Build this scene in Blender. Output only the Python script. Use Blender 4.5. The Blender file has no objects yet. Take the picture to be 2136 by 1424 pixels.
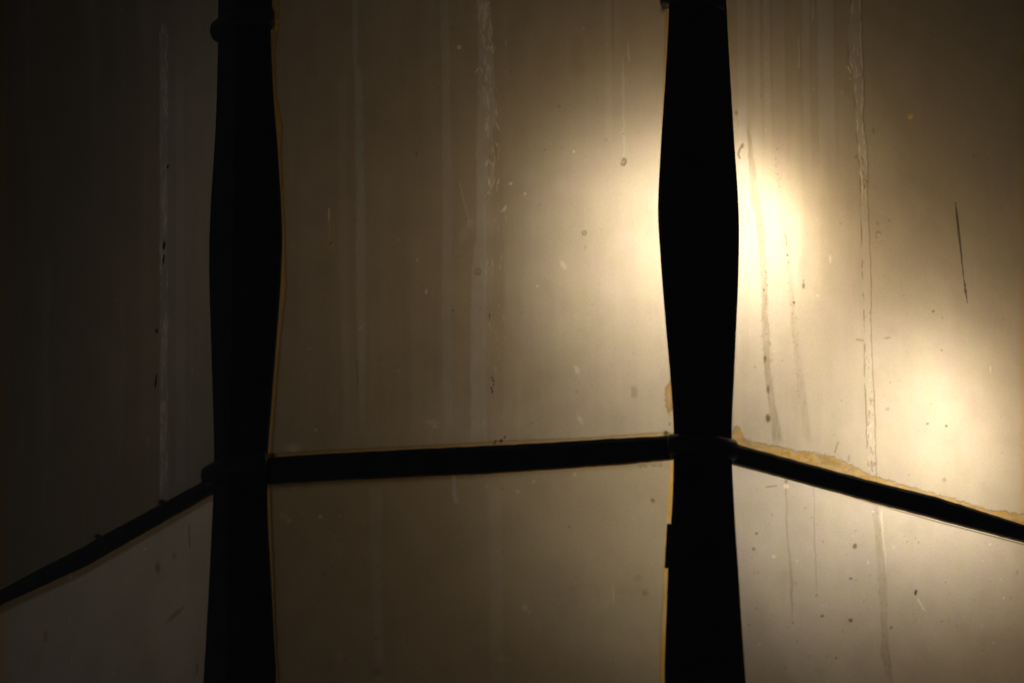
import bpy, math
import numpy as np
from mathutils import Matrix, Vector

S = bpy.context.scene
COL = S.collection
RNG = np.random.default_rng(7)

# ------------------------------------------------------------------ camera
FPX, PW, PH = 9750.0, 2136.0, 1424.0           # focal length in photo pixels, photo size
PITCH, ROLL = math.radians(22.0), math.radians(-0.5)
fw = np.array([0, math.cos(PITCH), math.sin(PITCH)])
u0 = np.array([0, -math.sin(PITCH), math.cos(PITCH)]); r0 = np.array([1.0, 0, 0])
cr, sr = math.cos(ROLL), math.sin(ROLL)
rt = cr*r0 + sr*u0; up = -sr*r0 + cr*u0
EYE = np.array([0.0, 0.0, 1.60])
cam_d = bpy.data.cameras.new('camera'); cam = bpy.data.objects.new('camera', cam_d); COL.objects.link(cam)
cam_d.sensor_width = 36.0; cam_d.sensor_fit = 'HORIZONTAL'; cam_d.lens = 36.0*FPX/PW
cam_d.clip_start = 0.05; cam_d.clip_end = 500
m = Matrix.Identity(4)
for i in range(3):
    m[i][0], m[i][1], m[i][2], m[i][3] = rt[i], up[i], -fw[i], EYE[i]
cam.matrix_world = m
cam_d.dof.use_dof = True; cam_d.dof.focus_distance = 3.16; cam_d.dof.aperture_fstop = 9.0
S.camera = cam
S.view_settings.view_transform = 'Standard'; S.view_settings.look = 'None'
S.view_settings.exposure = 0.0; S.view_settings.gamma = 1.0
S.render.resolution_x, S.render.resolution_y = 1024, 682
S.cycles.max_bounces = 8; S.cycles.transmission_bounces = 6; S.cycles.diffuse_bounces = 5
S.cycles.sample_clamp_indirect = 4.0; S.cycles.use_denoising = True
S.cycles.caustics_refractive = False; S.cycles.caustics_reflective = False

# ------------------------------------------------------------------ night sky and an added dim fill lamp, low on the left
W = bpy.data.worlds.new('World'); S.world = W; W.use_nodes = True
bg = W.node_tree.nodes['Background']; bg.inputs[0].default_value = (0.86, 0.91, 1.0, 1); bg.inputs[1].default_value = 0.018
la = bpy.data.lights.new('fill_glow', 'AREA'); la.shape = 'DISK'; la.size = 2.5; la.energy = 1.6; la.color = (0.86, 0.92, 1.0)
lo = bpy.data.objects.new('fill_glow', la); COL.objects.link(lo); lo.location = (-4.2, 0.6, 0.4)
lo.rotation_euler = (Vector((0, 3.1, 2.8)) - lo.location).to_track_quat('-Z', 'Y').to_euler()

# ------------------------------------------------------------------ projection helpers (photo pixel <-> point on a surface)
def ray(px, py):
    px = np.asarray(px, float); py = np.asarray(py, float)
    return (px[..., None]-PW/2)/FPX*rt + (PH/2-py[..., None])/FPX*up + fw
def on_z(px, py, z):
    d = ray(px, py); return EYE + d*((z-EYE[2])/d[..., 2])[..., None]
def proj(P):
    q = P-EYE; d = q@fw
    return PW/2+FPX*(q@rt)/d, PH/2-FPX*(q@up)/d

H0 = 1.05; ZR = EYE[2]+H0                      # height of the ring of bars
c0 = on_z(-85, 1284, ZR); c1 = on_z(495, 978, ZR); c2 = on_z(1466, 936, ZR); c3 = on_z(2250, 1142, ZR)
def rot2(v, t): return np.array([v[0]*math.cos(t)-v[1]*math.sin(t), v[0]*math.sin(t)+v[1]*math.cos(t), 0])
e = c2-c1; t45 = math.pi/4
# the octagon is closed behind the three facets the photo shows
mid = (c0+c3)/2
cen = (c1+c2)/2 + np.array([-e[1], e[0], 0])/np.linalg.norm(e)*np.linalg.norm(e)*1.207
back = [2*cen-c0, 2*cen-c1, 2*cen-c2, 2*cen-c3]   # opposite corners
C = [c0, c1, c2, c3] + back                       # c0..c3 then their opposites c0'..c3'
C = [np.array([p[0], p[1], 0.0]) for p in C]
N8 = 8
class Facet:
    def __init__(s, i):
        s.a = C[i]; s.b = C[(i+1) % N8]; d = s.b-s.a; s.w = np.linalg.norm(d); s.t = d/s.w
        s.n = np.array([s.t[1], -s.t[0], 0.0])
        if np.dot(s.n, (s.a+s.b)/2-np.array([cen[0], cen[1], 0])) < 0: s.n = -s.n
    def pt(s, u, z, off=0.0):
        u = np.asarray(u, float); z = np.asarray(z, float)
        return s.a + u[..., None]*s.t + off*s.n + z[..., None]*np.array([0, 0, 1.0])
    def uz(s, px, py, off=0.0):
        d = ray(px, py); o = s.a+off*s.n
        k = ((o-EYE)@s.n)/(d@s.n); P = EYE+d*k[..., None]
        return (P-s.a)@s.t, P[..., 2]
F = [Facet(i) for i in range(N8)]
def z_at(px, py, cp):                          # height of the pixel on the vertical line through corner cp
    zs = np.linspace(ZR-1, ZR+1, 4001); P = np.stack([np.full_like(zs, cp[0]), np.full_like(zs, cp[1]), zs], 1)
    return float(np.interp(-py, -proj(P)[1][::-1][::-1], zs))
PITCHZ = z_at(500, 45, C[1]) - ZR              # spacing of the collars up a post
Z_TOP = ZR + 2*PITCHZ; Z_BOT = ZR - PITCHZ

# ------------------------------------------------------------------ object helpers
def link_mesh(name, V, Fc, mat, parent=None, smooth=False):
    me = bpy.data.meshes.new(name)
    me.from_pydata([tuple(v) for v in V], [], [tuple(f) for f in Fc]); me.materials.append(mat)
    import bmesh
    bm = bmesh.new(); bm.from_mesh(me); bmesh.ops.recalc_face_normals(bm, faces=bm.faces); bm.to_mesh(me); bm.free()
    if smooth: me.polygons.foreach_set('use_smooth', [True]*len(me.polygons))
    o = bpy.data.objects.new(name, me); COL.objects.link(o); o.parent = parent
    return o
def loft(rings, cap=True):                     # rings: list of equal closed loops
    n = len(rings[0]); V = [p for r in rings for p in r]; Fc = []
    for i in range(len(rings)-1):
        for j in range(n):
            k = (j+1) % n; Fc.append((i*n+j, i*n+k, (i+1)*n+k, (i+1)*n+j))
    if cap: Fc.append(tuple(range(n))); Fc.append(tuple((len(rings)-1)*n+j for j in range(n)))
    return V, Fc

# ------------------------------------------------------------------ noise (for stains and irregular edges)
def vnoise(x, y, seed=0):
    r = np.random.default_rng(seed); T = r.random((256, 256)).astype(np.float32)
    x = np.asarray(x, np.float32); y = np.asarray(y, np.float32)
    xi = np.floor(x).astype(int); yi = np.floor(y).astype(int); fx = x-xi; fy = y-yi
    fx = fx*fx*(3-2*fx); fy = fy*fy*(3-2*fy)
    a = T[xi & 255, yi & 255]; b = T[(xi+1) & 255, yi & 255]; c = T[xi & 255, (yi+1) & 255]; d = T[(xi+1) & 255, (yi+1) & 255]
    return (a*(1-fx)+b*fx)*(1-fy)+(c*(1-fx)+d*fx)*fy
def fbm(x, y, seed=0, o=3):
    v = 0; a = .5; s = 0
    for k in range(o): v = v+a*vnoise(x*2**k, y*2**k, seed+k*13); s += a; a *= .5
    return v/s
def sm(x, a, b): t = np.clip((x-a)/(b-a), 0, 1); return t*t*(3-2*t)

# ------------------------------------------------------------------ materials
def nt(name):
    mt = bpy.data.materials.new(name); mt.use_nodes = True; t = mt.node_tree; t.nodes.clear()
    out = t.nodes.new('ShaderNodeOutputMaterial'); return mt, t, out
def metal_mat(name, base, rough, bump=0.3, rust=0.0):
    mt, t, out = nt(name); N = t.nodes.new; L = t.links.new
    p = N('ShaderNodeBsdfPrincipled'); L(p.outputs[0], out.inputs[0])
    tc = N('ShaderNodeTexCoord'); n1 = N('ShaderNodeTexNoise'); n1.inputs['Scale'].default_value = 60; n1.inputs['Detail'].default_value = 6
    L(tc.outputs['Object'], n1.inputs['Vector'])
    r = N('ShaderNodeValToRGB'); L(n1.outputs[0], r.inputs[0])
    r.color_ramp.elements[0].position = .35; r.color_ramp.elements[1].position = .75
    r.color_ramp.elements[0].color = (*base, 1)
    r.color_ramp.elements[1].color = (base[0]*1.6+rust, base[1]*1.5+rust*.5, base[2]*1.4+rust*.2, 1)
    L(r.outputs[0], p.inputs['Base Color']); p.inputs['Roughness'].default_value = rough
    p.inputs['Specular IOR Level'].default_value = .35
    n2 = N('ShaderNodeTexNoise'); n2.inputs['Scale'].default_value = 240; n2.inputs['Detail'].default_value = 4; L(tc.outputs['Object'], n2.inputs['Vector'])
    b = N('ShaderNodeBump'); b.inputs['Strength'].default_value = bump; b.inputs['Distance'].default_value = .001
    L(n2.outputs[0], b.inputs['Height']); L(b.outputs[0], p.inputs['Normal'])
    return mt
M_IRON = metal_mat('black_painted_iron', (.030, .030, .032), .55, .35, .004)
M_RING = metal_mat('black_iron_bar', (.036, .037, .040), .45, .4, .006)
M_ROOF = metal_mat('dark_sheet_metal', (.02, .02, .022), .5, .2, .004)

def pane_mat(name, T, base_tint, film_gain=1.0):
    """opal pane: T = how much light goes through, grime = pane tint"""
    mt, t, out = nt(name); N = t.nodes.new; L = t.links.new
    def math_(op, a, b=None, clamp=False):
        n = N('ShaderNodeMath'); n.operation = op; n.use_clamp = clamp
        for i, v in enumerate((a, b)):
            if v is None: continue
            if isinstance(v, (int, float)): n.inputs[i].default_value = v
            else: L(v, n.inputs[i])
        return n.outputs[0]
    def mixc(f, a, b, mode='MIX'):
        n = N('ShaderNodeMix'); n.data_type = 'RGBA'; n.blend_type = mode
        for i, v in ((0, f), (6, a), (7, b)):
            if isinstance(v, (int, float)): n.inputs[i].default_value = v
            elif isinstance(v, tuple): n.inputs[i].default_value = (*v, 1)
            else: L(v, n.inputs[i])
        return n.outputs[2]
    A = N('ShaderNodeAttribute'); A.attribute_name = 'marks_a'; B = N('ShaderNodeAttribute'); B.attribute_name = 'marks_b'
    sa = N('ShaderNodeSeparateColor'); L(A.outputs['Color'], sa.inputs[0]); sb = N('ShaderNodeSeparateColor'); L(B.outputs['Color'], sb.inputs[0])
    film, stain, amber = sa.outputs; clear, dark, grit = sb.outputs
    tc = N('ShaderNodeTexCoord')
    def noise(scale, vec=(1, 1, 1), detail=4, rough=.55):
        mp = N('ShaderNodeMapping'); mp.inputs['Scale'].default_value = vec; L(tc.outputs['Object'], mp.inputs[0])
        n = N('ShaderNodeTexNoise'); n.inputs['Scale'].default_value = scale; n.inputs['Detail'].default_value = detail
        n.inputs['Roughness'].default_value = rough; L(mp.outputs[0], n.inputs['Vector']); return n.outputs[0]
    mott = noise(28, detail=5); streak = noise(160, (1, 1, .035), 4); hue = noise(75, (1, 1, .6), 3); grain = noise(1300, detail=2, rough=.7)
    # transmission factor
    k = math_('MULTIPLY_ADD', film, .21*film_gain); k.node.inputs[2].default_value = 1.0
    k = math_('MULTIPLY', k, math_('SUBTRACT', 1.0, math_('MULTIPLY', stain, .75), True))
    k = math_('MULTIPLY', k, math_('ADD', 1.0, math_('MULTIPLY', clear, 1.25)))
    k = math_('MULTIPLY', k, math_('SUBTRACT', 1.0, dark, True))
    k = math_('MULTIPLY', k, math_('ADD', math_('MULTIPLY', mott, .34), .83))
    sk = math_('MULTIPLY', math_('SUBTRACT', streak, .5), math_('ADD', math_('MULTIPLY', grit, .26), .03))
    k = math_('MULTIPLY', k, math_('ADD', sk, 1.0))
    k = math_('MULTIPLY', k, math_('ADD', math_('MULTIPLY', grain, .50), .75))
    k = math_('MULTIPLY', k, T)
    hm = N('ShaderNodeMapRange'); hm.inputs['From Min'].default_value = .35; hm.inputs['From Max'].default_value = .65; L(hue, hm.inputs[0])
    grm = mixc(hm.outputs[0], tuple(v*w for v, w in zip(base_tint, (1.0, .98, 1.02))), tuple(v*w for v, w in zip(base_tint, (.985, 1.01, .965))))
    tint = mixc(film, grm, (.90, .94, 1.0))
    am = math_('MULTIPLY', amber, math_('ADD', .55, math_('MULTIPLY', mott, .75)), True); tint = mixc(am, tint, (.90, .60, .12)); tint = mixc(stain, tint, (.80, .68, .44))
    sc = N('ShaderNodeVectorMath'); sc.operation = 'SCALE'; L(tint, sc.inputs[0]); L(k, sc.inputs[3])
    st = N('ShaderNodeVectorMath'); st.operation = 'SCALE'; L(sc.outputs[0], st.inputs[0]); st.inputs[3].default_value = .42; sw = N('ShaderNodeVectorMath'); sw.operation = 'MULTIPLY'; L(st.outputs[0], sw.inputs[0]); sw.inputs[1].default_value = (1.0, .91, .80)
    tr = N('ShaderNodeBsdfTranslucent'); L(sw.outputs[0], tr.inputs[0])
    # reflection of the outside: dusty film is paler than the pane
    refl = mixc(film, (.07, .069, .065), (.34, .35, .36)); refl = mixc(amber, refl, (.22, .14, .05))
    refl = mixc(stain, refl, (.10, .07, .05)); refl = mixc(dark, refl, (.004, .004, .004))
    df = N('ShaderNodeBsdfDiffuse'); L(refl, df.inputs[0])
    a1 = N('ShaderNodeAddShader'); L(tr.outputs[0], a1.inputs[0]); L(df.outputs[0], a1.inputs[1])
    # some light goes straight on through the opal with a wide haze
    rf = N('ShaderNodeBsdfRefraction'); rf.inputs['IOR'].default_value = 2.4; rf.inputs['Roughness'].default_value = 1.0
    s2 = N('ShaderNodeVectorMath'); s2.operation = 'SCALE'; L(sc.outputs[0], s2.inputs[0]); s2.inputs[3].default_value = .70
    s3 = N('ShaderNodeVectorMath'); s3.operation = 'MULTIPLY'; L(s2.outputs[0], s3.inputs[0]); s3.inputs[1].default_value = (.94, 1.07, 1.42); L(s3.outputs[0], rf.inputs['Color'])
    a2 = N('ShaderNodeAddShader'); L(a1.outputs[0], a2.inputs[0]); L(rf.outputs[0], a2.inputs[1])
    gl = N('ShaderNodeBsdfGlossy'); gl.inputs['Roughness'].default_value = .25; gl.inputs['Color'].default_value = (.04, .04, .04, 1)
    bp = N('ShaderNodeBump'); bp.inputs['Strength'].default_value = .25; bp.inputs['Distance'].default_value = .0006
    L(math_('ADD', math_('ADD', film, amber), math_('MULTIPLY', grain, .3)), bp.inputs['Height']); L(bp.outputs[0], gl.inputs['Normal'])
    a3 = N('ShaderNodeAddShader'); L(a2.outputs[0], a3.inputs[0]); L(gl.outputs[0], a3.inputs[1]); L(a3.outputs[0], out.inputs[0])
    return mt
M_UP = pane_mat('opal_pane_grimy', .46, (.98, .94, .86))
M_LOW = pane_mat('opal_pane_lower', .45, (.98, .92, .76))
M_LOWR = pane_mat('opal_pane_lower_lit', .68, (.97, .95, .93))  # raised transmission stands in for stronger lamp light on this pane
M_DIM = pane_mat('opal_pane_dimmed', .105, (.98, .94, .84))  # low transmission stands in for the weak lamp light on the left side
M_DIML = pane_mat('opal_pane_lower_dimmed', .34, (.84, .89, 1.0))  # lowered transmission paints in shade, blue tint paints in outside ambient light

def bulb_mat():
    mt, t, out = nt('bulb_frosted_lit'); em = t.nodes.new('ShaderNodeEmission')
    em.inputs[0].default_value = (1.0, .72, .385, 1); em.inputs[1].default_value = 26.0
    lw = t.nodes.new('ShaderNodeTexNoise'); lw.inputs['Scale'].default_value = 8
    mx = t.nodes.new('ShaderNodeMapRange'); mx.inputs['To Min'].default_value = 4.8; mx.inputs['To Max'].default_value = 5.2
    t.links.new(lw.outputs[0], mx.inputs[0]); t.links.new(mx.outputs[0], em.inputs[1]); t.links.new(em.outputs[0], out.inputs[0]); return mt
M_BULB = bulb_mat()

# ------------------------------------------------------------------ the lantern
root = bpy.data.objects.new('street_lantern', None); COL.objects.link(root)
root['label'] = 'large eight-sided opal-glass street lantern with black wavy posts, lit from inside'
root['category'] = 'lantern'
root.location = (0, 0, 0)

# ---- marks on the panes, laid out once in photo pixels and fixed to the surface
class Marks:
    def __init__(s, px, py):
        s.x = px.astype(np.float32); s.y = py.astype(np.float32)
        z = lambda: np.zeros_like(s.x)
        s.film, s.stain, s.amber, s.clear, s.dark, s.grit = z(), z(), z(), z(), z(), z()
        s.w1 = (vnoise(s.y/13, s.x*0+3, 5)-.5)*2.4; s.tex = fbm(s.x/5, s.y/26, 9, 3); s.sp = fbm(s.x/3.2, s.y/4.5, 21, 2)
    def add(s, ch, v, mode='max'):
        a = getattr(s, ch); a[:] = np.maximum(a, v) if mode == 'max' else a+v
    def band(s, ch, pts, amp, soft=2.0, fade=(0, 0), mode='max', tex=.0, fy=None):
        """pts: (y, x_left, x_right); amp; soft edge px; fade: length of fading at top and bottom"""
        P = np.array(pts, float); y = s.y
        xl = np.interp(y, P[:, 0], P[:, 1])+s.w1; xr = np.interp(y, P[:, 0], P[:, 2])+s.w1*.8
        v = sm(s.x, xl-soft, xl+soft)*(1-sm(s.x, xr-soft, xr+soft))
        f0 = sm(y, P[0, 0]-1, P[0, 0]+max(fade[0], .01)) if fade[0] else (y >= P[0, 0])
        f1 = 1-sm(y, P[-1, 0]-max(fade[1], .01), P[-1, 0]+1) if fade[1] else (y <= P[-1, 0])
        v = v*f0*f1*amp
        if tex: v = v*(1-tex+2*tex*s.tex)
        s.add(ch, v, mode)
    def blob(s, ch, x, y, rx, ry, amp, soft=.35, ang=0, ring=False, mode='max'):
        c, q = math.cos(math.radians(ang)), math.sin(math.radians(ang))
        k = (abs(s.x-x) < rx*2.5+ry*2.5+8) & (abs(s.y-y) < ry*2.5+rx*2.5+8)
        if not k.any(): return
        dx, dy = s.x[k]-x, s.y[k]-y; a = (dx*c+dy*q)/rx; b = (-dx*q+dy*c)/ry
        r = np.sqrt(a*a+b*b)+(vnoise(s.x[k]/2.5, s.y[k]/2.5, int(x))-.5)*.5
        v = (1-sm(r, 1-soft, 1+soft))*amp
        if ring: v = v*(.25+.75*sm(r, .35, .9))
        A = getattr(s, ch); A[k] = np.maximum(A[k], v) if mode == 'max' else A[k]+v
    def line(s, ch, pts, w, amp, tex=0.):
        P = np.array(pts, float)
        for (x0, y0), (x1, y1) in zip(P[:-1], P[1:]):
            k = (s.x > min(x0, x1)-8) & (s.x < max(x0, x1)+8) & (s.y > min(y0, y1)-8) & (s.y < max(y0, y1)+8)
            if not k.any(): continue
            X, Y = s.x[k], s.y[k]; d2 = (x1-x0)**2+(y1-y0)**2+1e-6
            t = np.clip(((X-x0)*(x1-x0)+(Y-y0)*(y1-y0))/d2, 0, 1); d = np.hypot(X-x0-t*(x1-x0), Y-y0-t*(y1-y0))
            v = (1-sm(d, w*.4, w+1.0))*amp
            if tex: v = v*np.clip(1-tex+2*tex*s.sp[k], 0, 2)
            A = getattr(s, ch); A[k] = np.maximum(A[k], v)
    def flecks(s, ch, pts, n, rx, ry, amp, seed, ang=8, ring=False):
        """small chips scattered between the left and right edge of a band"""
        r = np.random.default_rng(seed); P = np.array(pts, float)
        for _ in range(n):
            y = r.uniform(P[0, 0], P[-1, 0]); x = r.uniform(np.interp(y, P[:, 0], P[:, 1]), np.interp(y, P[:, 0], P[:, 2]))
            s.blob(ch, x, y, rx*r.uniform(.5, 1.3), ry*r.uniform(.4, 1.5), amp*r.uniform(.3, 1), .5, r.normal(0, ang), ring)

def scatter(mk, seed, n, box, chans=('stain', 'stain', 'stain', 'clear')):
    r = np.random.default_rng(seed)
    for _ in range(n):
        x, y = r.uniform(box[0], box[2]), r.uniform(box[1], box[3]); q = r.uniform(.7, 2.3)
        mk.blob(chans[r.integers(len(chans))], x, y, q, q*r.uniform(.8, 1.6), r.uniform(.10, .4)*(1.0 if chans else 1), .6)

def marks_left_up(k):
    k.add('film', .24*sm(k.x, 330, 336)*sm(k.y, -60, 260), 'sum')
    k.band('film', [(0, 334, 348), (300, 333, 350), (700, 334, 350), (1060, 334, 350)], .26, 2, (160, 60), 'sum', .3)
    k.band('film', [(60, 366, 384), (500, 366, 384), (1040, 368, 388)], .22, 4, (200, 60), 'sum')
    k.flecks('clear', [(60, 333, 350), (1020, 333, 350)], 150, 1.6, 9, 1.0, 3, 4)
    k.flecks('clear', [(100, 338, 420), (900, 338, 420)], 34, 1.0, 5, .4, 4, 4)
    for a in ((342, 512, 2.6, 9), (341, 541, 2.2, 13), (350, 347, 2.4, 5), (327, 690, 2.6, 5), (325, 795, 2.0, 14)):
        k.blob('dark', *a, .95, .35, 6)
    for a in ((242, 624, 1.8, 3), (401, 774, 2, 7), (254, 22, 2, 3), (193, 3, 1.6, 5), (99, 990, 2, 2.5), (310, 918, 1.4, 9), (352, 912, 1.6, 9)):
        k.blob('clear', *a, .6, .5)
    k.add('amber', .45*(1-sm(k.x, 4, 24)))
    k.blob('dark', 337, 1047, 9, 6, .9, .5); k.blob('dark', 205, 1118, 7, 5, .8, .5)
    scatter(k, 31, 50, (20, 0, 430, 1000)); k.grit += .3
def marks_left_low(k):
    for x, y, a, b, g, q in ((329, 1183, 5, 11, 0, .5), (363, 1158, 4, 7, 0, .35), (366, 1280, 5, 21, 48, .45), (95, 1325, 5, 11, 5, .4)):
        k.blob('stain', x, y, a, b, q, .6, g)
    k.line('dark', [(394, 1095), (396, 1140)], .8, .6); k.line('stain', [(412, 1385), (410, 1405)], 1.5, .6)
    for a in ((148, 1203, 3, 4), (150, 1380, 1.2, 6), (302, 1145, 1.5, 3), (145, 1290, 2, 2), (276, 1342, 2, 2)): k.blob('clear', *a, .45, .5)
    k.blob('film', 370, 1300, 45, 90, .25, .9)
    k.add('amber', .5*(1-sm(k.x, 4, 22)))
    yt = np.interp(k.x, [0, 168, 337, 440], [1276, 1200, 1103, 1042]); k.add('stain', .55*(1-sm(k.y, yt-2, yt+7)))  # soft shadow below the left bar, painted into the pane
    scatter(k, 32, 40, (10, 1060, 430, 1424))
def marks_mid_up(k):
    k.band('film', [(0, 735, 747), (110, 736, 746), (132, 738, 744), (150, 740, 753), (200, 740, 757), (400, 743, 761), (600, 742, 763), (800, 747, 763), (950, 750, 762)], .52, 3.0, (0, 220), 'sum', .3)
    k.band('film', [(120, 706, 722), (500, 708, 724), (900, 715, 730)], .16, 4, (60, 200), 'sum')
    k.band('film', [(0, 918, 935), (100, 920, 938), (200, 923, 938), (330, 923, 942), (400, 924, 944), (600, 922, 943), (800, 925, 943), (945, 928, 945)], .46, 2.8, (0, 90), 'sum', .3)
    k.band('film', [(0, 996, 1022), (100, 998, 1029), (250, 996, 1034), (300, 993, 1020), (400, 994, 1013), (500, 993, 1015), (550, 985, 1016), (620, 982, 1014), (750, 982, 1012), (945, 982, 1018)], .55, 2.2, (0, 60), 'sum', .35)
    k.band('stain', [(240, 1030, 1046), (500, 1028, 1052), (900, 1022, 1050)], .10, 5, (80, 80), 'sum', .4)
    k.flecks('clear', [(0, 996, 1020), (150, 1000, 1036), (250, 1010, 1042), (420, 1012, 1044)], 90, 1.3, 8, .75, 11, 14)
    k.flecks('film', [(0, 996, 1022), (120, 998, 1030), (420, 995, 1030)], 50, 2.5, 9, .5, 12, 12)
    k.flecks('clear', [(420, 1015, 1058), (900, 1005, 1050)], 40, 1.1, 6, .35, 13, 8)
    k.band('film', [(0, 1262, 1274), (160, 1262, 1276), (360, 1263, 1278)], .20, 2.5, (0, 120), 'sum')
    k.band('film', [(0, 1280, 1292), (200, 1284, 1292)], .14, 2.5, (0, 90), 'sum')
    k.band('film', [(105, 1296, 1299), (160, 1297, 1303), (300, 1299, 1304), (335, 1300, 1304)], .45, 1.2, (30, 6), 'sum')
    k.band('film', [(82, 1308, 1310), (118, 1309, 1314), (129, 1310, 1315)], .9, 1.0, (20, 4))
    k.band('stain', [(60, 1190, 1215), (180, 1192, 1222)], .10, 6, (30, 40)); k.line('stain', [(1278, 0), (1280, 100)], 1.0, .25)
    k.blob('stain', 1301, 338, 5.5, 8.5, .75, .3, 12, True); k.blob('dark', 1303, 341, 2, 5, .35, .5, 15); k.blob('stain', 1301, 279, 1.6, 2.6, .7)
    # drips
    k.line('clear', [(686, 435), (686, 459)], 1.3, .9); k.line('amber', [(686, 460), (688, 478), (686, 492), (689, 503)], 1.5, .9, .3)
    k.line('clear', [(686, 460), (688, 478), (686, 492), (689, 503)], 1.1, .55, .4)
    k.blob('amber', 688, 510, 6.5, 6.5, .95, .3); k.blob('clear', 688, 511, 6.5, 6.5, .35, .3, 0, True); k.blob('dark', 689.5, 507, 2.2, 2.6, .8)
    k.line('film', [(958, 382), (968, 420), (978, 456)], 1.0, .85); k.blob('film', 980, 467, 5.5, 8, .8, .3, -8, True)
    k.blob('film', 967, 490, 8, 17, .35, .7, 20)
    for a in ((958, 99, 4.5, 4.5, .9), (1065, 383, 3, 3.4, .6), (1197, 316, 2.2, 3.5, .5), (889, 608, 3, 6, .6), (1056, 90, 2, 4, .4), (902, 880, 16, 5, .22),
              (907, 889, 5, 4, .3), (658, 896, 4, 4, .4), (645, 727, 3, 3, .3), (1121, 596, 2.4, 2.4, .4), (1095, 404, 3, 3, .5)):
        k.blob('clear', a[0], a[1], a[2], a[3], a[4], .4)
    k.line('clear', [(1046, 441), (1055, 430), (1052, 440)], 1.6, .6); k.line('clear', [(1015, 101), (1027, 99)], 2, .5); k.line('clear', [(992, 152), (997, 143)], 1.5, .6)
    k.line('clear', [(748, 688), (757, 678)], 1.2, .4); k.line('clear', [(1027, 544), (1028, 556)], 1.2, .4)
    k.blob('film', 1166, 378, 14, 20, .18, .9)
    for a in ((1175, 553, 5, 10, -30), (1203, 770, 5, 9, -25), (1210, 875, 4.5, 11, -30)): k.blob('clear', a[0], a[1], a[2], a[3], .24, .4, a[4])
    k.blob('stain', 1219, 486, 5, 5.2, .75, .28, 0, True); k.blob('stain', 1221, 516, 2.4, 5, .22); k.blob('stain', 1167, 222, 2.8, 2.4, .6, .4, 0, True)
    k.blob('stain', 997, 566, 6.5, 7.5, .45, .25, 20, True); k.blob('dark', 944, 648, 2.8, 2.2, .55); k.blob('dark', 1021.5, 659, 1.3, 6.2, .9, .3, 5)
    k.blob('dark', 868.5, 322, 1, 9, .5); k.blob('stain', 1088, 651, 1.6, 1.8, .5); k.blob('stain', 1254, 479, 2, 2, .2); k.blob('stain', 1321, 737, 2, 2, .3)
    for a in ((1027, 790, 1.3, 6, -15), (1030, 794, 3, 1.4, 20), (1029, 802, 1.2, 3.5, 10), (1025, 810, 1.4, 4, -10), (1027, 817, 1.5, 3, 0),
              (1032, 923, 1.6, 4.5, 25), (1034, 919, 3.4, 1.5, 0), (1045, 919, 3.6, 3.2, 20), (1053, 911, 1.4, 4, 20)):
        k.blob('dark', a[0], a[1], a[2], a[3], .9, .35, a[4])
    k.band('stain', [(806, 1316, 1328), (830, 1316, 1329)], .26, 1.4, (3, 4)); k.blob('stain', 1322, 810, 4, 4.5, .3, .6); k.blob('amber', 1321, 825, 5, 6, .25, .4)
    k.blob('stain', 1397, 884, 2.5, 3, .6); k.blob('dark', 1389, 903, 5, 5, .75, .6)
    k.blob('stain', 1383, 21, 5, 6, .6, .6); k.blob('amber', 1385, 12, 9, 16, .6, .6)
    # fine vertical run-off in the lower half
    k.grit += 1.0*sm(k.x, 600, 720)*(1-sm(k.x, 1060, 1130))*sm(k.y, 430, 720)+.25
    k.line('stain', [(744, 750), (746, 800)], 1.2, .4)
    # old glue along the edges
    xe = np.interp(k.y, [-50, 0, 60, 110, 200, 250, 270, 300, 400, 500, 600, 700, 800, 870, 945], [585, 583, 582, 574, 578, 588, 591, 588, 591, 596.5, 598, 588, 580, 574, 570])+k.w1*.5
    k.add('amber', 1.0*(1-sm(k.x, xe-1.5, xe+1.2))*(1-.25*sm(k.y, 300, 520))); k.add('stain', .30*(1-sm(abs(k.x-xe+1), .6, 2.6)))
    k.add('clear', .35*(1-sm(k.x, xe-6, xe-3))*sm(k.y, 150, 400)); k.add('stain', .5*(1-sm(abs(k.x-xe+4+4*sm(k.y, 700, 900)*0), .4, 1.6))*sm(k.y, 640, 760))
    k.blob('film', 569, 43, 6, 9, .8, .5); k.flecks('clear', [(20, 560, 580), (80, 560, 580)], 10, 3, 4, .6, 5)
    yb = np.interp(k.x, [560, 585, 700, 850, 1000, 1060, 1200, 1390, 1410], [950, 945, 938, 931, 923, 919, 914.5, 901, 905])+(k.tex-.5)*2
    k.add('amber', .78*sm(k.y, yb-1, yb+1.5)); k.add('stain', .42*(1-sm(abs(k.y-yb), .5, 2.4)))
    xr = np.interp(k.y, [-50, 0, 120, 230, 300, 1000], [1383, 1386, 1384, 1380, 1379, 1420]); k.add('amber', .6*sm(k.x, xr-1.5, xr+1.5)*(1-sm(k.y, 230, 330)))
    k.blob('amber', 1396, 828, 8.5, 33, .85, .12); k.blob('stain', 1396, 828, 9, 34, .4, .1, 0, True)
    k.blob('dark', 567, 950, 9, 6, .8, .5); k.blob('clear', 612, 935, 12, 8, .4, .9)
    scatter(k, 33, 80, (600, 0, 1380, 930))
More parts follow.
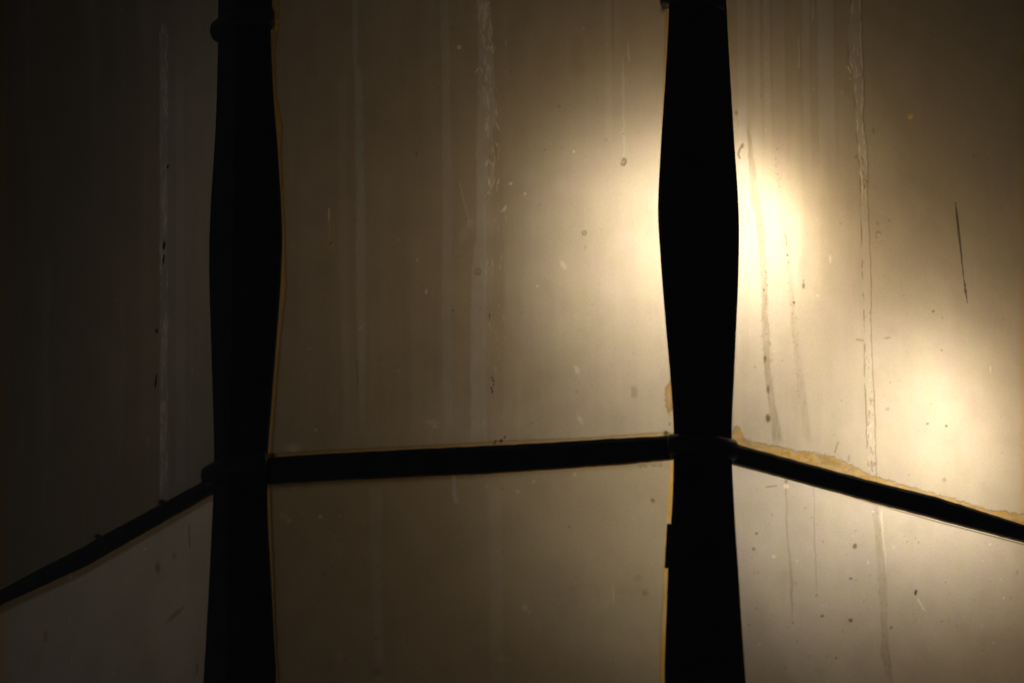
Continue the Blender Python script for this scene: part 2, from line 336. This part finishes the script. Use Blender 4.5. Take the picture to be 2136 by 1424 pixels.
def marks_mid_low(k):
    k.band('film', [(985, 942, 950), (1015, 943, 952), (1046, 946, 955), (1051, 947, 954)], .75, 1.6, (3, 5), 'max', .35)
    k.band('film', [(1000, 770, 798), (1200, 775, 795), (1424, 786, 802)], .20, 5, (30, 10), 'sum'); k.band('film', [(1000, 1018, 1044), (1424, 1024, 1052)], .16, 6, (30, 10), 'sum')
    for a in ((668, 1077, 3.4, 3.4, .55), (708, 1076, 2, 2, .35), (1080, 1024, 4, 4, .25), (1113, 1004, 3, 3, .3), (1015, 1014, 3, 3, .25), (1199, 989, 3.4, 3.4, .3), (1280, 1240, 1.6, 18, .22),
              (982, 1051, 2, 2, .25), (1095, 1266, 5, 6, .3), (1048, 1372, 14, 7, .16), (708, 1368, 8, 12, .14), (760, 1090, 5, 8, .12), (653, 1253, 2, 2, .25), (731, 1378, 3, 3, .2),
              (590, 1075, 8, 5, .2), (603, 1085, 6, 6, .25)): k.blob('clear', *a, .5)
    for a in ((1362, 1043, 4, 4, .75), (1187, 1098, 2, 2, .6), (1308, 1065, 3, 2, .2), (1345, 1236, 6, 5, .35), (1330, 1205, 9, 7, .15), (788, 1400, 10, 8, .3), (785, 1331, 5, 4, .3),
              (850, 1333, 3, 5, .2), (676, 1195, 5, 6, .25), (691, 1181, 1.4, 6, .35), (633, 1127, 6, 5, .15), (1194, 1226, 6, 4, .18), (1048, 1150, 1.6, 3, .4)): k.blob('stain', *a, .7)
    k.blob('amber', 812, 1126, 2.2, 2.4, .8)
    for pts in ([(1165, 1240), (1215, 1217), (1245, 1222), (1250, 1250)], [(1285, 1235), (1350, 1230)]): k.line('stain', pts, 6, .05, .5)
    # pale edge and dark bead at the left, amber glue at the right
    xl = np.interp(k.y, [960, 1040, 1100, 1200, 1300, 1424], [567, 565.5, 568, 572, 575, 582])+k.w1*.4
    k.add('amber', .35*(1-sm(k.x, xl-1, xl+1))+.25*(1-sm(k.x, xl+4, xl+22))); k.add('stain', .62*(1-sm(abs(k.x-xl), .8, 3.2))); k.add('clear', .25*(1-sm(k.x, xl-5, xl-2)))
    xr = np.interp(k.y, [940, 1000, 1060, 1100, 1180, 1250, 1300, 1424], [1398, 1396, 1390, 1388.5, 1384, 1382, 1378, 1376])
    k.add('amber', .95*sm(k.x, xr-1.5, xr+1.5)); k.add('stain', .30*(1-sm(abs(k.x-xr-1), .6, 3))*sm(k.y, 1150, 1250)); k.add('clear', .30*sm(k.x, xr-1, xr+2))
    yb = np.interp(k.x, [560, 700, 850, 1000, 1100, 1200, 1300, 1380, 1400], [1018, 1008, 1001, 994, 988, 982, 975, 966, 940])+(k.tex-.5)*4
    k.add('amber', .6*(1-sm(k.y, yb-3, yb+1))); k.add('stain', (.75-.55*sm(k.x, 800, 1200))*(1-sm(k.y, yb-9, yb+9)))  # glue line, then the bar's blurred shadow painted in, stronger at left
    k.flecks('stain', [(968, 1330, 1375), (974, 1330, 1385)], 14, 3, 2, .7, 8)
    k.grit += .2; scatter(k, 34, 70, (600, 1010, 1370, 1424))
MAINL = [(-40, 1777), (0, 1776), (60, 1770), (130, 1769), (145, 1777), (200, 1782), (250, 1784), (300, 1788), (350, 1792), (400, 1795), (500, 1797), (600, 1799), (650, 1803), (750, 1803), (800, 1804), (900, 1808), (995, 1812)]
MAINR = [(-40, 1797), (0, 1797), (100, 1799), (130, 1801), (200, 1803), (250, 1800), (300, 1808), (350, 1811), (400, 1809), (500, 1814), (600, 1817), (700, 1817), (800, 1822), (900, 1826), (995, 1828)]
def marks_right_up(k):
    for l, r, yb, a in ((1539, 1557, 460, .20), (1572, 1585, 340, .22), (1593, 1606, 330, .20), (1612, 1637, 330, .18), (1674, 1689, 430, .20), (1706, 1739, 420, .24)):
        k.band('film', [(-40, l-1, r-1), (150, l, r), (yb, l+5, r+6)], a*2.3, 2.2, (0, yb*.55), 'sum')
    k.flecks('clear', [(30, 1592, 1606), (220, 1598, 1612)], 60, 1.2, 2.2, .3, 41)
    k.band('film', [(66, 1665, 1667), (110, 1665, 1668), (143, 1664, 1669)], .95, .9, (24, 3)); k.band('film', [(0, 1695, 1697), (30, 1695, 1698), (43, 1693, 1698)], .8, .9, (8, 3))
    ys = [p[0] for p in MAINL]
    pts = [(y, np.interp(y, ys, [p[1] for p in MAINL]), np.interp(y, [p[0] for p in MAINR], [p[1] for p in MAINR])) for y in range(-40, 1000, 10)]
    k.band('film', pts[:46], .34, 1.4, (0, 180), 'sum', .4); k.band('film', pts, .12, 1.4, (0, 0), 'sum', .4)
    P = np.array(pts); xl = np.interp(k.y, P[:, 0], P[:, 1])+k.w1; xr = np.interp(k.y, P[:, 0], P[:, 2])+k.w1*.8
    brk = sm(fbm(k.y/22, k.x*0, 55, 2), .30, .62)
    k.add('stain', .5*(1-sm(abs(k.x-xl), .5, 2.0))*brk); k.add('stain', .42*(1-sm(abs(k.x-xr), .5, 1.8)))
    k.add('clear', .5*(1-sm(abs(k.x-xl-3.5), .6, 2.2))*sm(k.tex, .42, .6)*(1-sm(k.y, 380, 460))); k.add('clear', .45*(1-sm(abs(k.x-xr+3.5), .5, 2.0))*sm(k.tex, .4, .6)*(1-sm(k.y, 380, 460)))
    k.flecks('stain', [(330, 1793, 1808), (400, 1797, 1808)], 16, 1.3, 7, .6, 42); k.flecks('stain', [(650, 1800, 1818), (995, 1808, 1828)], 44, 1.5, 4, .55, 43)
    k.flecks('clear', [(100, 1776, 1800), (390, 1794, 1808)], 40, 1.3, 7, .5, 44); k.flecks('clear', [(700, 1803, 1818), (960, 1808, 1824)], 9, 1.6, 5, .22, 45)
    k.line('clear', [(1769, 140), (1775, 152)], 1.6, .7)
    # speckled brown runs in the bright zone
    k.band('stain', [(230, 1555, 1560), (300, 1560, 1569), (400, 1565, 1583), (450, 1575, 1590), (500, 1582, 1595), (600, 1588, 1600), (700, 1590, 1605), (760, 1594, 1606), (840, 1602, 1616), (930, 1614, 1636)], .25, 1.8, (60, 20), 'sum', .7)
    k.flecks('stain', [(420, 1574, 1590), (500, 1582, 1596), (700, 1589, 1606), (760, 1592, 1612)], 130, 1.1, 2.2, .6, 46)
    k.flecks('stain', [(780, 1598, 1610), (930, 1612, 1634)], 40, 1.0, 4, .35, 47)
    k.line('stain', [(1566, 410), (1578, 450), (1584, 500)], 1.1, .4)
    k.band('stain', [(470, 1634, 1644), (600, 1646, 1654), (700, 1652, 1666), (760, 1660, 1672), (850, 1668, 1684), (935, 1680, 1697)], .10, 2.5, (60, 30), 'sum', .8)
    k.flecks('stain', [(310, 1616, 1624), (400, 1619, 1628), (540, 1636, 1646), (700, 1652, 1666), (840, 1664, 1682)], 90, 1.0, 2.4, .5, 48)
    k.line('stain', [(1637, 489), (1640, 496), (1641, 512)], 1.1, .6)
    for a in ((1643, 532, 2.4, 2.2), (1645, 547, 1.7, 2), (1656, 631, 2.6, 3.6), (1596, 748, 3.6, 7), (1602, 812, 3.2, 9), (1602, 872, 5, 8), (1593, 605, 2.6, 3), (1601, 595, 1.4, 1.6)): k.blob('stain', *a, .8, .4)
    k.blob('stain', 1676, 596, 3.2, 6, .62, .35); k.line('stain', [(1676, 583), (1676, 592)], 1.0, .45)
    k.line('stain', [(1549, 301), (1543, 312), (1540, 322), (1543, 330)], 2.4, .62); k.blob('stain', 1548, 305, 3.4, 4.6, .6, .4); k.blob('stain', 1536, 236, 3, 5, .5)
    k.blob('amber', 1899, 244, 4.6, 4.8, .95); k.blob('clear', 1899, 244, 4.6, 4.8, .8); k.blob('amber', 1754, 466, 3, 3, .95, .5)
    k.blob('stain', 1832, 490, 6, 8, .4, .2, 0, True); k.blob('clear', 1834, 494, 4, 6, .3); k.blob('stain', 1831, 466, 3, 5, .3, .3, 0, True); k.blob('stain', 1855, 460, 2.5, 2.5, .4)
    for a in ((1947, 649, 2.8, 2.4, .7), (1964, 730, 2.2, 2.2, .5), (1935, 883, 2.8, 2.6, .6), (1974, 888, 2.8, 2.8, .7), (1885, 616, 1.6, 1.6, .4), (1851, 853, 4, 4.4, .25), (1970, 1000, 4, 5, .3),
              (1822, 274, 3, 6, .3), (1737, 305, 1.6, 1.6, .4), (1896, 990, 2, 2, .3), (1755, 835, 2, 2, .3)): k.blob('stain', a[0], a[1], a[2], a[3], a[4], .4)
    k.blob('film', 1756, 194, 2.4, 5, .5); k.blob('clear', 1732, 540, 3, 9, .25); k.blob('clear', 1697, 185, 2, 2, .4); k.blob('clear', 2066, 770, 1.5, 8, .3)
    k.line('stain', [(1787, 708), (1800, 710)], 1.8, .4); k.line('stain', [(1846, 705), (1856, 704)], 1.8, .4); k.line('stain', [(1748, 922), (1741, 944)], 1.2, .5); k.blob('stain', 1771, 955, 2.4, 8, .28)
    for (x, y, w) in ((1993, 424, .3), (1995, 440, 1.4), (1997, 462, 2.2), (2000, 490, 2.1), (2004, 520, 1.7), (2007, 550, .9), (2010, 580, .35), (2013, 594, 2.3), (2012.5, 600, .8), (2014, 607, 2.9), (2015.5, 618, .6), (2018, 632, .2)):
        pass
    ND = np.array([(423, 1993, .5), (440, 1995, 1.8), (462, 1997.5, 2.6), (490, 2000.5, 2.4), (520, 2004, 1.9), (550, 2007, 1.2), (582, 2010.5, .8), (590, 2012, 1.0), (594, 2013, 2.6), (599, 2013, 1.1), (606, 2014, 3.2), (613, 2015, 1.6), (622, 2016.5, .7), (632, 2018, .4)])
    q = np.interp(k.y, ND[:, 0], ND[:, 1]); w = np.interp(k.y, ND[:, 0], ND[:, 2]); v = (1-sm(abs(k.x-q), w*.6, w+.9))*((k.y > 421) & (k.y < 633))
    k.add('dark', v*.72)
    # old glue above the bar
    gx = [1500, 1527, 1531, 1537, 1543, 1548, 1552, 1600, 1635, 1660, 1700, 1740, 1780, 1800, 1815, 1850, 1880, 1920, 1960, 1990, 2020, 2060, 2100, 2136, 2200]
    gy = [905, 905, 892, 886, 890, 903, 915, 928, 934, 941, 944, 953, 972, 982, 991, 1002, 1009, 1021, 1033, 1041, 1050, 1062, 1067, 1073, 1085]
    yt = np.interp(k.x, gx, gy)+(fbm(k.x/6, k.x*0, 77, 3)-.5)*7
    k.add('amber', .92*sm(k.y, yt-1, yt+2)); k.add('stain', .42*(1-sm(abs(k.y-yt), .6, 2.4))*(.4+1.2*fbm(k.x/9, k.y/9, 78, 2)))
    k.add('stain', .28*sm(k.y, yt, yt+4)*sm(fbm(k.x/12, k.y/7, 79, 3), .45, .7))
    k.add('amber', .45*sm(k.x, 2122, 2136)); k.blob('amber', 2134, 130, 5, 20, .9); k.blob('amber', 2113, 134, 3.6, 3.6, .8)
    k.grit += .35*(1-sm(k.x, 1700, 1760))+.1; scatter(k, 35, 60, (1560, 0, 2110, 980))
def marks_right_low(k):
    L_ = [(1040, 1818, 1828), (1080, 1822, 1834), (1130, 1826, 1842), (1180, 1830, 1848), (1230, 1834, 1850), (1300, 1838, 1850), (1370, 1840, 1856), (1424, 1852, 1862)]
    k.band('stain', L_, .15, 2, (8, 20), 'sum', .8); k.flecks('stain', L_, 90, 1.3, 4.5, .32, 51); k.band('clear', [(1060, 1836, 1840), (1160, 1843, 1848), (1210, 1847, 1850)], .2, 1.5, (10, 30))
    k.line('stain', [(1842, 1340), (1838, 1362), (1850, 1385), (1858, 1390), (1854, 1360), (1846, 1342)], 1.4, .28, .4)
    k.band('stain', [(1000, 1638, 1641), (1100, 1640, 1643), (1200, 1648, 1653), (1310, 1651, 1655)], .26, 1, (0, 60), 'sum', .5); k.blob('clear', 1640, 1014, 5, 4, .4); k.blob('stain', 1640, 1004, 3.4, 4, .5)
    k.band('stain', [(1015, 1697, 1699), (1130, 1698, 1701), (1250, 1702, 1706)], .22, 1.2, (0, 60), 'sum', .4)
    k.line('stain', [(1598, 1015), (1620, 1013)], 1.2, .5)
    for a in ((1578, 1112, 2.8, 2.8, .7), (1572, 1144, 3, 3, .7), (1783, 1138, 4, 5, .75), (1775, 1206, 3, 2.6, .7), (1715, 1284, 3.6, 3, .7), (1774, 1293, 4.4, 4, .8), (1859, 1308, 2.6, 2.6, .7),
              (1744, 1371, 2.4, 2.4, .6), (1578, 1268, 2, 2, .4), (1654, 1298, 2, 2, .5), (1916, 1130, 2, 3, .3), (1892, 1129, 2, 2, .3), (1785, 1106, 2, 1.6, .4), (1611, 1073, 2, 2, .4),
              (1964, 1295, 2, 2, .35), (2122, 1194, 3, 5, .2), (2108, 1246, 3, 3, .15), (1581, 1193, 3, 2, .2), (1659, 1215, 4, 4, .15), (1688, 1369, 5, 5, .12), (1904, 1280, 2, 2, .2)): k.blob('stain', *a, .45)
    k.blob('dark', 1910, 1235, 2.6, 5.4, .92, .35, 12); k.line('clear', [(1915, 1250), (1928, 1272)], 2.4, .22); k.blob('clear', 1614, 1160, 3.4, 3.4, .4); k.blob('clear', 2072, 1340, 3, 3, .2)
    k.blob('clear', 1811, 1172, 2, 4, .2)
    yb = np.interp(k.x, [1520, 1676, 1817, 1957, 2136, 2200], [966, 1007, 1047, 1087, 1134, 1152])
    lo = .25+.75*sm(k.x, 1740, 1830)
    k.add('stain', .62*lo*(1-sm(abs(k.y-yb-1), .8, 2.6))); k.add('film', .5*lo*(1-sm(abs(k.y-yb+3), .8, 2.6))); k.add('amber', .35*(1-sm(k.y, yb-2, yb+5))*(1-sm(k.x, 1800, 1900)))
    scatter(k, 36, 90, (1560, 1000, 2130, 1424), ('stain', 'stain', 'clear'))
def marks_generic(k):
    pass

def add_pane(name, fi, z0, z1, mat, marks, dense):
    f = F[fi]; m_ = .004
    if dense:
        zc0, zc1 = max(z0, dense[0]), min(z1, dense[1])
        us = np.arange(m_, f.w-m_, .00055 if fi == 1 else .0007)
        zs = np.concatenate([np.linspace(z0, zc0, 6)[:-1] if zc0 > z0+1e-4 else [], np.arange(zc0, zc1, .00058), np.linspace(zc1, z1, 6)[1 if z1 > zc1+1e-4 else 5:]])
    else:
        us = np.linspace(m_, f.w-m_, 6); zs = np.linspace(z0, z1, 6)
    nu, nz = len(us), len(zs); U, Z = np.meshgrid(us, zs)
    P = f.pt(U, Z).reshape(-1, 3); n = len(P)
    # rim: the cut edge of the 4 mm plate, going in from the face
    per = np.concatenate([np.arange(nu), np.arange(1, nz)*nu+nu-1, (nz-1)*nu+np.arange(nu-2, -1, -1), np.arange(nz-2, 0, -1)*nu])
    PB = P[per]-f.n*.004; V = np.concatenate([P, PB]); idx = np.arange(nu*nz).reshape(nz, nu)
    q = np.stack([idx[:-1, :-1], idx[:-1, 1:], idx[1:, 1:], idx[1:, :-1]], -1).reshape(-1, 4)
    np_ = len(per); a = np.arange(np_); b = (a+1) % np_
    q2 = np.stack([per[b], per[a], n+a, n+b], 1); Q = np.concatenate([q, q2]).astype(np.int32)
    me = bpy.data.meshes.new(name); me.vertices.add(len(V)); me.vertices.foreach_set('co', V.astype(np.float32).ravel())
    me.loops.add(Q.size); me.loops.foreach_set('vertex_index', Q.ravel()); me.polygons.add(len(Q))
    me.polygons.foreach_set('loop_start', np.arange(0, Q.size, 4, dtype=np.int32)); me.update(calc_edges=True)
    me.materials.append(mat)
    px, py = proj(V); k = Marks(px, py)
    if dense:
        marks(k)
        k.amber *= np.clip(.35+1.0*fbm(k.x/7, k.y/11, 61, 3), 0, 1.05)
        if z0 > ZR:
            col = fbm(k.x/26+.6*fbm(k.x/90, k.y/120, 64, 2), k.y/420, 62+fi, 3); cw = (1-.8*sm(k.x, 1740, 1840))*(1-.5*sm(k.x, 1060, 1140)*(k.x < 1450)); k.film += .30*cw*np.clip(col-.5, 0, 1); k.stain += .17*cw*np.clip(.46-col, 0, 1)
        k.stain += .22*np.clip(fbm(k.x/38, k.y/46, 71+fi, 4)-.55, 0, 1)
    for nm, ch in (('marks_a', (k.film, k.stain, k.amber)), ('marks_b', (k.clear, k.dark, k.grit))):
        at = me.attributes.new(nm, 'FLOAT_COLOR', 'POINT'); c = np.ones((len(V), 4), np.float32)
        for i in range(3): c[:, i] = np.clip(ch[i], 0, 1)
        at.data.foreach_set('color', c.ravel())
    o = bpy.data.objects.new(name, me); COL.objects.link(o); o.parent = root
    return o
DZ = (ZR-.30, ZR+.42)
def vis_range(f):
    z = [f.uz(np.array(x), np.array(y))[1] for x in (0., 2136.) for y in (-20., 1444.)]
    z += [f.uz(np.array(float(x)), np.array(y))[1] for x in (-47, 495, 1466, 2194) for y in (-20., 1444.)]
    return z
for fi, (mu, ml) in enumerate([(marks_left_up, marks_left_low), (marks_mid_up, marks_mid_low), (marks_right_up, marks_right_low)]+[(marks_generic, marks_generic)]*5):
    d = None
    if fi < 3:
        f = F[fi]; q = [proj(f.pt(np.array(u), np.array(0.)))for u in (0, 1)]
        zz = []
        for u in (0.004, f.w-.004):
            zs = np.linspace(ZR-.6, ZR+.8, 1401); py = proj(f.pt(np.full_like(zs, u), zs))[1]; ok = (py > -25) & (py < 1450); zz += [zs[ok].min(), zs[ok].max()]
        d = (min(zz), max(zz))
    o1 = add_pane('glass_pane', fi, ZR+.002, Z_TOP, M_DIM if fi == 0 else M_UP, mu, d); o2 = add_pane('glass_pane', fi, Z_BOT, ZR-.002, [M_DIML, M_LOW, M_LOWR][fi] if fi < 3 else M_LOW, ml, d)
    if fi < 3:
        o1['label'] = ['dark streaked glass pane left of the left post', 'middle upper glass pane glowing at its right side', 'brightly lit right upper glass pane with drip stains'][fi]
        o2['label'] = ['dim grey lower left glass pane', 'dim brown lower middle glass pane', 'spotted lower right glass pane'][fi]

# ---- posts: bent iron strips over the corners, swelling between the collars
def trace(f, pts, off):
    P = np.array(pts, float); u, z = f.uz(P[:, 0], P[:, 1], off); o = np.argsort(z); return z[o], u[o]
OFFP = .0075
L1 = [(455, -30), (455, 70), (452.5, 200), (448, 300), (441, 400), (436, 510), (436.5, 600), (440, 700), (443, 800), (446, 900), (447, 970), (444.5, 1044), (441, 1110), (437, 1200), (431, 1310), (424, 1424), (422, 1460)]
R1 = [(567, -30), (566, 30), (562, 60), (564, 100), (569, 200), (577.5, 300), (584, 400), (588, 480), (587.5, 520), (583.5, 600), (576, 700), (568, 800), (564.5, 850), (560, 900), (556.5, 945), (555.5, 1020), (558, 1100), (564, 1200), (569, 1300), (576, 1424), (578, 1460)]
L2 = [(1397, -30), (1396, 3), (1392, 100), (1385.5, 200), (1378.5, 300), (1373, 400), (1371.5, 450), (1375, 500), (1382, 600), (1390.5, 700), (1399.5, 800), (1403, 850), (1406, 900), (1405, 940), (1404.5, 1000), (1402, 1060), (1399, 1095), (1393, 1185), (1391.5, 1250), (1389, 1300), (1385, 1424), (1384, 1460)]
R2 = [(1515, -30), (1516, 20), (1520, 100), (1526, 200), (1532, 300), (1539.5, 400), (1542.5, 470), (1542, 510), (1540, 600), (1535, 700), (1531, 800), (1527, 870), (1526.5, 965), (1530, 1024), (1534, 1100), (1541, 1200), (1547, 1300), (1556, 1424), (1558, 1460)]
def gen_w(z):                                  # generic half width of a wing
    return .0185+.0058*(.5-.5*np.cos(2*np.pi*(z-ZR)/PITCHZ))
zrow = np.linspace(Z_BOT-.004, Z_TOP+.004, 190)
def make_post(i, trL=None, trR=None):
    fl, fr = F[(i-1) % N8], F[i]; c = C[i]
    wl = gen_w(zrow); wr = gen_w(zrow)
    if trL is not None:
        z, u = trace(fl, trL, OFFP); k = (zrow > z[0]) & (zrow < z[-1]); wl[k] = fl.w-np.interp(zrow[k], z, u)
    if trR is not None:
        z, u = trace(fr, trR, OFFP); k = (zrow > z[0]) & (zrow < z[-1]); wr[k] = np.interp(zrow[k], z, u)
    for w_ in (wl, wr):
        w_[3:-3] = np.convolve(w_, np.array([1, 2, 3, 4, 3, 2, 1])/16.0, 'valid')
    bis = fl.n+fr.n; bis /= np.linalg.norm(bis); kk = 1/np.dot(bis, fl.n)
    rings = []
    for z, a, b in zip(zrow, wl, wr):
        Z = np.array([0, 0, z]); pts = []
        for off, ridge in ((OFFP, .0012), (OFFP-.004, 0)):
            lp = c-fl.t*a+fl.n*off+Z; rp = c+fr.t*b+fr.n*off+Z; cp = c+bis*(off*kk)+Z
            lq = c-fl.t*a*.45+fl.n*(off+ridge)+Z; rq = c+fr.t*b*.45+fr.n*(off+ridge)+Z
            if off == OFFP:
                le = c-fl.t*(a-.001)+fl.n*(off+.0006)+Z; re = c+fr.t*(b-.001)+fr.n*(off+.0006)+Z
                pts += [lp, le, lq, cp+bis*ridge, rq, re, rp]
            else: pts += [rp, cp, lp]
        rings.append(pts)
    V, Fc = loft(rings); return link_mesh('post', V, Fc, M_IRON, root)
tr = {1: (L1, R1), 2: (L2, R2)}
for i in range(N8): make_post(i, *(tr.get(i, (None, None))))

# ---- collars clasping the posts at every joint
def make_collar(i, zc, h, lw, rw, name='collar'):
    fl, fr = F[(i-1) % N8], F[i]; c = C[i]; bis = fl.n+fr.n; bis /= np.linalg.norm(bis)
    # path: left wing end, round the corner, right wing end
    path = []
    for s_ in (-1.0, -.93, -.6, -.3, 0, .3, .6, .93, 1.0):
        if s_ < 0: p = c-fl.t*(-s_*lw); n_ = fl.n*(1-max(0, 1+s_*2))+bis*max(0, 1+s_*2)
        elif s_ > 0: p = c+fr.t*(s_*rw); n_ = fr.n*(1-max(0, 1-s_*2))+bis*max(0, 1-s_*2)
        else: p = c; n_ = bis
        n_ = n_/np.linalg.norm(n_); path.append((p, n_, s_))
    rings = []
    for p, n_, s_ in path:
        end = .55 if abs(s_) > .97 else 1.0; r = []
        for a in np.linspace(0, math.pi, 7):
            r.append(p+n_*(.0068+.0052*math.sin(a)*end)+np.array([0, 0, zc+math.cos(a)*h/2*end]))
        r.append(p+n_*.0012+np.array([0, 0, zc-h/2*end])); r.append(p+n_*.0012+np.array([0, 0, zc+h/2*end]))
        rings.append(r)
    V, Fc = loft(rings); return link_mesh(name, V, Fc, M_RING, root, True)
for i in range(N8):
    for kz in (-1, 0, 1, 2):
        make_collar(i, ZR+kz*PITCHZ+(.0 if kz else .001), .0155 if kz else .0150, (.0222 if i == 2 else .0268) if kz == 0 else (.0208 if i == 2 else .0252), .0210)

# ---- ring bars
BT = {0: ([(-85, 1280), (0, 1231), (70, 1192), (155, 1149), (168, 1143), (205, 1121), (337, 1050), (425, 1002), (495, 965)], [(-85, 1303), (0, 1256), (168, 1180), (337, 1084), (440, 1026), (495, 1000)]),
      1: ([(500, 956), (585, 952), (700, 945), (850, 937), (1000, 930), (1100, 925), (1200, 919), (1300, 913), (1390, 908), (1460, 905)], [(500, 1010), (590, 1004), (700, 998), (850, 991), (1000, 985), (1100, 979), (1200, 972), (1300, 965), (1384, 957), (1460, 950)]),
      2: ([(1466, 900), (1530, 922), (1548, 929), (1620, 949), (1817, 1002), (1957, 1037), (2136, 1094), (2250, 1130)], [(1466, 949), (1536, 966), (1676, 1004), (1817, 1042), (1957, 1080), (2136, 1127), (2250, 1160)])}
OFFB = .0035
for i in range(N8):
    f = F[i]; us = np.linspace(.001, f.w-.001, 70)
    if i in BT:
        def tb(pts):
            P = np.array(pts, float); u, z = f.uz(P[:, 0], P[:, 1], OFFB); o = np.argsort(u); return np.interp(us, u[o], z[o])
        zt, zb = tb(BT[i][0]), tb(BT[i][1])
        zt = zt+(fbm(us*260, us*0, 90+i, 3)-.5)*.0006; zb = zb+(fbm(us*200, us*0, 95+i, 3)-.5)*.0006
    else: zt = np.full_like(us, ZR+.0085); zb = np.full_like(us, ZR-.0085)
    rings = []
    for u, a, b in zip(us, zt, zb):
        prof = [(0, b), (OFFB, b), (OFFB+.0013, b*.82+a*.18), (OFFB+.0018, (a+b)/2), (OFFB+.0013, a*.82+b*.18), (OFFB, a), (0, a), (-.009, ZR+.001), (-.009, ZR-.001)]
        prof = [(0.0004, b), (OFFB, b), (OFFB+.0013, b*.82+a*.18), (OFFB+.0018, (a+b)/2), (OFFB+.0013, a*.82+b*.18), (OFFB, a), (.0004, a)]
        rings.append([f.a+f.t*u+f.n*o_+np.array([0, 0, z]) for o_, z in prof])
    V, Fc = loft(rings); o = link_mesh('ring_bar', V, Fc, M_RING, root)
    # ledge inside that carries the panes
    V = []; 
    for u in (.006, f.w-.006):
        for o_, z in ((-.0002, ZR-.0019), (-.0022, ZR-.0019), (-.0022, ZR+.0019), (-.0002, ZR+.0019)): V.append(f.a+f.t*u+f.n*o_+np.array([0, 0, z]))
    link_mesh('inner_ledge', V, [(0, 1, 2, 3), (4, 5, 6, 7), (0, 1, 5, 4), (1, 2, 6, 5), (2, 3, 7, 6), (3, 0, 4, 7)], M_RING, root)
# small clip standing out beside the right post
f = F[1]
P = np.array([(1391.5, 1093), (1402, 1093), (1398, 1182), (1386.5, 1182)], float); u, z = f.uz(P[:, 0], P[:, 1], .003)
V = [f.pt(a, b, .0005) for a, b in zip(u, z)]+[f.pt(a, b, .0042) for a, b in zip(u, z)]
link_mesh('pane_clip', V, [(0, 1, 2, 3), (4, 5, 6, 7), (0, 1, 5, 4), (1, 2, 6, 5), (2, 3, 7, 6), (3, 0, 4, 7)], M_IRON, root)

# ---- roof and floor of the lantern
def plate(name, z0, z1, grow, top=None):
    cc = np.array([cen[0], cen[1], 0]); r = []
    for s_, z in ((1+grow, z0), (1+grow, z1)): r.append([cc+(c-cc)*s_+np.array([0, 0, z]) for c in C])
    if top:
        for s_, z in top: r.append([cc+(c-cc)*s_+np.array([0, 0, z]) for c in C])
    V, Fc = loft(r); return link_mesh(name, V, Fc, M_ROOF, root)
plate('roof', Z_TOP+.005, Z_TOP+.03, .06, [(.9, Z_TOP+.06), (.5, Z_TOP+.19), (.2, Z_TOP+.26), (.07, Z_TOP+.30), (.05, Z_TOP+.36), (.01, Z_TOP+.40)])
plate('base_plate', Z_BOT-.03, Z_BOT-.005, .04)

# ---- lamps inside
def lathe(prof, cx, cy, n=32):
    return loft([[np.array([cx+r*math.cos(2*math.pi*j/n), cy+r*math.sin(2*math.pi*j/n), z]) for j in range(n)] for r, z in prof])
def make_bulb(px, py, fi, depth, du=0, dz=0, R=.056):
    f = F[fi]; u, z = f.uz(np.array(float(px)), np.array(float(py))); p = f.pt(u+du, z+dz, -depth)
    prof = [(R*math.sin(a)+1e-4, p[2]-R*math.cos(a)) for a in np.linspace(0.02, 2.45, 20)]+[(.014, p[2]+.034), (.013, p[2]+.040)]
    V, Fc = lathe(prof, p[0], p[1]); o = link_mesh('light_bulb', V, Fc, M_BULB, root, True)
    V, Fc = lathe([(.0155, p[2]+.0402), (.017, p[2]+.046), (.017, p[2]+.09), (.012, p[2]+.10), (.006, p[2]+.104), (.006, Z_TOP+.004)], p[0], p[1], 20)
    link_mesh('lamp_socket', V, Fc, M_ROOF, root, True)
    return o
b1 = make_bulb(1466, 392, 1, .106, -.009, .0, R=.062); b2 = make_bulb(2066, 826, 2, .114, R=.060); b3 = make_bulb(1830, 905, 2, .150, R=.033)
print('W facets', [round(f.w, 3) for f in F], 'pitchz', PITCHZ, 'bulbs')
